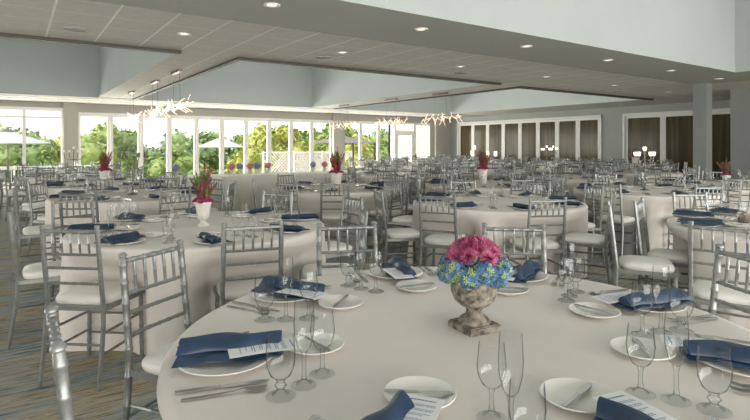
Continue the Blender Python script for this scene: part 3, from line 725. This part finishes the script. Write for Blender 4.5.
table(*T10, N10, ring(15, 1.2), 1, 2, 10)
FAR = [((6.9, 8.95), 'middle table beyond the buffet'), ((9.2, 6.35), 'table left of the right candelabra'), ((9.6, 9.2), 'table directly behind the red spikes'), ((12.2, 6.75), 'table behind the right candelabra'),
 ((12.3, 9.4), 'lit candelabra table by bronze doors'), ((14.9, 8.3), 'pink flower table before grey wall'), ((17.3, 9.8), 'table against the wide grey wall'), ((15.0, 11.2), 'table before the nearest far doors'),
 ((17.4, 12.7), 'table touching the near bronze door bank'), ((12.2, 12.1), 'tall candle table behind red spikes'), ((9.5, 12.0), 'table under the right chandelier strip'), ((14.9, 14.2), 'table in the middle of the far doors'),
 ((17.3, 15.7), 'table beside the middle bronze doors'), ((12.0, 14.9), 'table before the exit door'), ((1.1, 15.3), 'farthest left table by the window pier'), ((1.0, 12.3), 'far left thin candelabra table'), ((12.4, 17.8), 'table by the right window bank'), ((15.2, 17.4), 'table beside the exit door'), ((17.3, 18.6), 'table in the far corner')]
for k, (p, nm) in enumerate(FAR):
    table(p[0], p[1], nm, ring((k*17) % 45-20, 1.2+.05*(k % 2)), 2, 2, 20+k)

# buffet under a long cloth before the window wall
m_ = MB(); x0, x1, y0, y1 = 2.45, 7.0, 10.55, 11.35; per = []
def side(ax, ay, bx, by, n_):
    for i in range(n_): t_ = i/n_; per.append((ax+(bx-ax)*t_, ay+(by-ay)*t_, (by-ay), -(bx-ax)))
side(x0, y0, x1, y0, 90); side(x1, y0, x1, y1, 16); side(x1, y1, x0, y1, 60); side(x0, y1, x0, y0, 16)
N = len(per); vs_ = []
for d in (0, .02, .1, .3, .5, TT-.004):
    for i, (a, b_, nx, ny) in enumerate(per):
        L = hypot(nx, ny); q = d/TT*(.020*sin(i*.85)+.014*sin(i*.31+1))+(.006 if d else 0); vs_.append((a+nx/L*q, b_+ny/L*q, TT-d))
m_.add(vs_, [tuple(range(N))]+[(i*N+(k+1) % N, i*N+k, (i+1)*N+k, (i+1)*N+(k+1) % N) for i in range(5) for k in range(N)])
tag(m_.build('tablecloth', M['buffet_cloth'], None, True, 50), 'ivory cloth down to the floor on the long buffet by the windows', 'tablecloth')

# ---------------------------------------------------------------- flowers
def petal(m_, c, a, el, L, wd, mi=0, cup=.25):
    d = (cos(a)*cos(el), sin(a)*cos(el), sin(el)); s_ = (-sin(a), cos(a), 0); up = (-cos(a)*sin(el), -sin(a)*sin(el), cos(el))
    def P(t_, w_, u): return tuple(c[k]+d[k]*L*t_+s_[k]*wd*w_+up[k]*L*u for k in range(3))
    m_.add([P(0, -.15, 0), P(0, .15, 0), P(.55, .5, cup*.25), P(1, 0, cup), P(.55, -.5, cup*.25)], [(0, 1, 2, 3, 4)], mi)
def mum(c, nrm, r, seed):
    rnd = random.Random(seed); m_ = MB(); az = atan2(nrm[1], nrm[0]); tilt = math.acos(max(-1, min(1, nrm[2])))
    q = MB(); q.ball((0, 0, 0), r*.20, 8, 1, .7)
    for lay_, (n_, el, L) in enumerate([(22, .10, 1.0), (20, .42, .95), (15, .85, .72), (9, 1.2, .45)]):
        for k in range(n_): petal(q, (0, 0, 0), 2*pi*k/n_+lay_*.2+rnd.uniform(-.08, .08), el+rnd.uniform(-.1, .1), r*L, r*.17, 0, .18)
    ct, st, ca, sa = cos(tilt), sin(tilt), cos(az), sin(az)
    vs2 = []
    for (x, y, z) in q.v:
        x2, z2 = x*ct+z*st, -x*st+z*ct; vs2.append((c[0]+x2*ca-y*sa, c[1]+x2*sa+y*ca, c[2]+z2))
    m_.add(vs2, []); m_.f = list(q.f); m_.m = list(q.m); return m_
def hydrangea(c, r, seed, limeprob=.3, n_=60):
    rnd = random.Random(seed); m_ = MB(); m_.ball(c, r*.8, 8, 2)
    for k in range(n_):
        u = 1-2*(k+.5)/n_; a = k*2.39996; s_ = sqrt(1-u*u); n3 = (s_*cos(a), s_*sin(a), u); p = tuple(c[q]+n3[q]*r*rnd.uniform(.9, 1.03) for q in range(3))
        t1 = (-sin(a), cos(a), 0); t2 = (-u*cos(a), -u*sin(a), s_); mi = 1 if rnd.random() < limeprob else 0; f0 = rnd.uniform(0, pi); e = .0078 if r < .05 else .013
        for j in range(4):
            b_ = f0+j*pi/2
            def Q(ang, rr, h_): return tuple(p[q]+(t1[q]*cos(ang)+t2[q]*sin(ang))*rr+n3[q]*h_ for q in range(3))
            m_.add([p, Q(b_-.5, e*.8, .001), Q(b_, e*1.15, .003), Q(b_+.5, e*.8, .001)], [(0, 1, 2, 3)], mi)
    return m_
# stone urn and its arrangement on the front table
ux, uy = R(.333, 1.762)
u = empty('stone_urn', (ux, uy, TT+.0005), RA(28))
MB().lathe([(.001, .022), (.052, .022), (.054, .030), (.045, .040), (.030, .050), (.026, .062), (.030, .072), (.045, .080), (.066, .098), (.077, .125), (.080, .155), (.079, .165), (.086, .170), (.087, .178), (.078, .180), (.070, .160), (.001, .150)], 40, (0, 0, 0), 0, False).build('bowl', M['stone'], u, True, 60)
f = MB(); s_ = .062; f.box(-s_, -s_, 0, s_, s_, .020); f.box(-s_*.93, -s_*.93, .020, s_*.93, s_*.93, .024); f.build('plinth', M['stone'], u, False)
tag(u, 'weathered grey stone urn on the front table holding pink and blue flowers', 'urn')
A = empty('flower_arrangement', (ux, uy, TT+.16))
rnd = random.Random(11)
for k in range(18):
    a = k*2.39996
    frac = (k+.4)/18; tl = 1.18*sqrt(frac); nrm = (sin(tl)*cos(a), sin(tl)*sin(a), cos(tl))
    if nrm[2] < .40: nrm = (nrm[0], nrm[1], .40)
    mum((nrm[0]*.078, nrm[1]*.078, .052+nrm[2]*.078), nrm, .037+.008*rnd.random(), k).build('chrysanthemum', [M['pink'], M['pinkmid']], A, False)
for k in range(11):
    a = 2*pi*k/11+.3; hydrangea((cos(a)*.088, sin(a)*.088, .030+.016*(k % 2)), .036, 50+k, .34, 120).build('hydrangea', [M['blue'], M['lime'], M['green']], A, False)
for k in range(7): a = 2*pi*k/7; hydrangea((cos(a)*.04, sin(a)*.04, .075), .035, 80+k, .2, 70).build('hydrangea', [M['blue'], M['lime'], M['green']], A, False)
tag(A, 'dome of pink chrysanthemums over blue and lime hydrangeas in the stone urn', 'flowers')
def spikes(x, y, h_pot, label, seed, S=1.0, col='magenta', rp=.055, urn=True, potlabel='', wide=1.0):
    rnd = random.Random(seed)
    p_ = empty('flower_pot', (x, y, TT+.0005))
    if urn: prof = [(.045, 0), (.045, .014), (.024, .03), (.020, .042), (.030, .05), (.044, .062), (.048, .10), (rp*.97, h_pot-.02), (rp*1.15, h_pot-.014), (rp*1.18, h_pot), (rp, h_pot), (rp*.9, h_pot-.03), (.001, h_pot-.03)]
    else: prof = [(rp*.72, 0), (rp*.95, h_pot-.03), (rp*1.08, h_pot-.028), (rp*1.1, h_pot), (rp, h_pot), (rp*.9, h_pot-.03), (.001, h_pot-.03)]
    MB().lathe(prof, 20).build('body', M['white_pot'], p_, True, 50); tag(p_, potlabel, 'flower pot', 'pots of the tall flowers')
    A = empty('flower_arrangement', (x, y, TT+h_pot-.01))
    n_ = 13
    for k in range(n_):
        a = 2.39996*k+rnd.uniform(-.2, .2); ln = rnd.uniform(.03, .125)*S*wide; hh = rnd.uniform(.13, .24)*S if k else .285*S
        if k == 0: ln = .02
        tip = (cos(a)*ln, sin(a)*ln, hh); m_ = MB(); m_.tube([(0, 0, -.02), tip], .0035, 5, 1)
        for q in range(17):
            t_ = .12+.88*q/17; sz = (.034-.022*t_)*S*rnd.uniform(.7, 1.25)
            c_ = (tip[0]*t_+rnd.uniform(-.008, .008), tip[1]*t_+rnd.uniform(-.008, .008), tip[2]*t_)
            for w_ in range(4): petal(m_, c_, q*1.3+w_*pi/2, rnd.uniform(0, .8), sz, sz*.9, 0, .2)
        m_.build('flower_spike', [M['red' if (k % 3 == 2) != (col == 'red') else 'magenta'], M['green']], A, False)
    for k in range(9):
        a = 2*pi*k/9; r = rp*1.05
        mum((cos(a)*r, sin(a)*r, .012+.01*(k % 2)), (cos(a)*.6, sin(a)*.6, .8), .026*S, seed+k).build('carnation', [M['magenta'], M['magenta']], A, False)
    m_ = MB()
    for k in range(90): petal(m_, (rnd.uniform(-.05, .05), rnd.uniform(-.05, .05), rnd.uniform(.02, .16)*S), rnd.uniform(0, 2*pi), rnd.uniform(.3, 1.4), rnd.uniform(.04, .09)*S, .016, 0, .1)
    m_.build('foliage', M['green'], A, False)
    tag(A, label, 'flowers')
spikes(*T1, .185, 'tall magenta and red flower spikes in the white urn, left of centre', 3, 1.15, 'magenta', .060, True, 'white footed urn on the second table, in front of the buffet')
spikes(*T8, .22, 'tall red flower spikes in the far left pot before the window', 5, 1.45, 'red', .085, False, 'round pale bucket pot under the far left red flowers', .65)
spikes(*T9, .22, 'tall red flower spikes right of the buffet, before the windows', 9, 1.45, 'red', .085, False, 'round pale bucket pot right of the buffet', .7)
spikes(*T10, .24, 'tall dark red flower spikes before the bronze doors', 12, 1.45, 'magenta', .072, False, 'slim pale pot under the dark red flowers before the bronze doors', .8)
spikes(*T5, .14, 'loose pink flowers before the grey pier at the right', 15, 1.05, 'magenta', .06, False, 'small white pot under the grey pier', 1.2)
spikes(14.9, 8.3, .28, 'pink flowers behind the right candelabra', 16, 1.0, 'magenta', .09, False, 'pale pot behind the right candelabra')
spikes(12.0, 14.9, .12, 'small pinkish flowers before the far end of the bronze doors', 17, .9, 'red', .07, False, 'low pale pot before the far end of the bronze doors')
# small potted hydrangeas along the buffet and the table behind it
def small_pot(px, z, col, label, y_):
    x = (px-375)/525*z
    # find the point of that viewing bearing on the row y = y_
    t_ = y_/(-x*sin(TH)+z*cos(TH)); wx, wy = R(x*t_, z*t_)
    p_ = tag(MB().lathe([(.036, 0), (.05, .085), (.054, .085), (.046, .075), (.001, .075)], 14).build('flower_pot', M['white_pot']), 'small white pot under the '+label, 'flower pot', 'small pots along the buffet'); p_.location = (wx, wy, TT+.0005)
    a = hydrangea((0, 0, .045), .082, int(px), 0, 90).build('potted_flower', [M[col], M[col], M[col]], None, False); a.location = (wx, wy, TT+.122)
    tag(a, label, 'flowers', 'ball-shaped flowers along the buffet')
M['dustyblue'] = noise_mat('dusty_blue_petal', (.16, .18, .34), (.32, .34, .50), (45, 45, 45), .7); M['dustypink'] = noise_mat('dusty_pink_petal', (.46, .14, .15), (.62, .28, .28), (45, 45, 45), .7)
for px, c_, lb in [(176, 'dustyblue', 'dusty blue flower ball at the left end of the buffet'), (232, 'dustypink', 'leftmost pink flower ball right of the tall spikes'), (240, 'dustyblue', 'dusty blue flower ball, first of the buffet middle cluster'), (250, 'dustypink', 'pink flower ball between two blue ones'), (257, 'dustyblue', 'dusty blue flower ball, second of the buffet middle cluster'), (268, 'dustypink', 'pink flower ball right of the middle cluster'), (313, 'dustyblue', 'dusty blue flower ball near the right end of the buffet'), (324.5, 'dustypink', 'pink flower ball nearest the red spikes at the right end')]:
    small_pot(px, 12, c_, lb, 11.15)

# candelabra
def candelabra(x, y, H_, arms, rot, label, cups='flame', r=.13):
    t_ = empty('candelabra', (x, y, TT+.0005), rot*.2-TH)
    MB().lathe([(.06, 0), (.06, .008), (.03, .02), (.012, .035), (.009, .10), (.014, .12), (.008, .14), (.008, H_*.55), (.014, H_*.58), (.008, H_*.61), (.007, H_-.07), (.016, H_-.06)], 14, (0, 0, 0), 0, True, True).build('stem', M['pewter'], t_)
    tops = [(0, 0, H_-.06)]
    for k in range(arms):                            # two arms to each side, the outer pair longer
        a = -r*1.15 if k == 0 else -r*.6 if k == 1 else r*.6 if k == 2 else r*1.15; o_ = abs(a)*.18*(1 if k % 2 else -1); e = (a, o_, H_-.13); tops.append(e)
        MB().tube([(0, 0, H_*.58), (a*.4, o_*.4, H_*.54), (a*.85, o_*.85, H_*.60), (a, o_, H_-.13)], .006, 6).build('arm', M['pewter'], t_)
    for e in tops:
        c_ = MB().lathe([(.018, 0), (.022, .004), (.010, .008)], 10, e).build('drip_pan', M['pewter'], t_)
        MB().lathe([(.016, .004), (.024, .03), (.024, .06), (.020, .06), (.018, .03), (.001, .02)], 12, e).build('candle_cup', M[cups], t_)
    tag(t_, label, 'candelabra', 'candelabras on the tables')
candelabra(*T7, .60, 4, .4, 'pewter five-cup candelabra on the left table before the windows', 'pewter')
candelabra(*T4, .60, 4, .5, 'pewter candelabra with five lit cups left of the grey column')
candelabra(1.0, 12.3, .60, 4, .2, 'thin pale candelabra before the wide window pier', 'candle', .16)
candelabra(12.3, 9.4, .62, 4, 0, 'small lit candelabra before the middle bronze doors')
candelabra(15.0, 11.2, .62, 4, .3, 'small lit candelabra before the near end of the far doors')
def candle_stand(x, y, H_, label):
    t_ = empty('candle_stand', (x, y, TT+.0005))
    MB().lathe([(.05, 0), (.05, .006), (.01, .02), (.008, H_-.14), (.05, H_-.12), (.05, H_-.115)], 12, (0, 0, 0), 0, True, True).build('stem', M['glass'], t_)
    MB().lathe([(.038, H_-.115), (.038, H_-.01), (.034, H_), (.001, H_-.004)], 12).build('candle', M['flame'], t_)
    tag(t_, label, 'candle stand', 'tall candle stands')
for x, y, h_, lb in [(9.35, 9.35, .50, 'thick white candle on a tall stand left of the dark red flowers'), (9.85, 9.05, .48, 'thick white candle on a tall stand right of the dark red flowers'), (12.2, 12.1, .62, 'white candle on a tall stand high above the dark red flowers'), (12.5, 11.8, .45, 'lone white candle on a stand before the third bronze door')]:
    candle_stand(x, y, h_, lb)
vx, vy = T3
MB_v = MB().lathe([(.035, 0), (.04, .01), (.04, .08), (.036, .08), (.034, .012), (.001, .01)], 16).build('votive_holder', M['darkmetal']); MB_v.location = (*R(2.95, 4.2), TT+.0005)
tag(MB_v, 'small dark round votive holder on the near right table', 'candle holder')

# remove prototypes that were never placed
for o in list(CH.values())+list(GL.values())+list(PL.values())+list(BP.values())+list(NK.values())+[MENU, FORK, KNIFE, SPOON, BKNIFE, dl, vt]:
    if o.name not in USED:
        for ch in list(o.children):
            for g2 in list(ch.children): bpy.data.objects.remove(g2)
            bpy.data.objects.remove(ch)
        bpy.data.objects.remove(o)
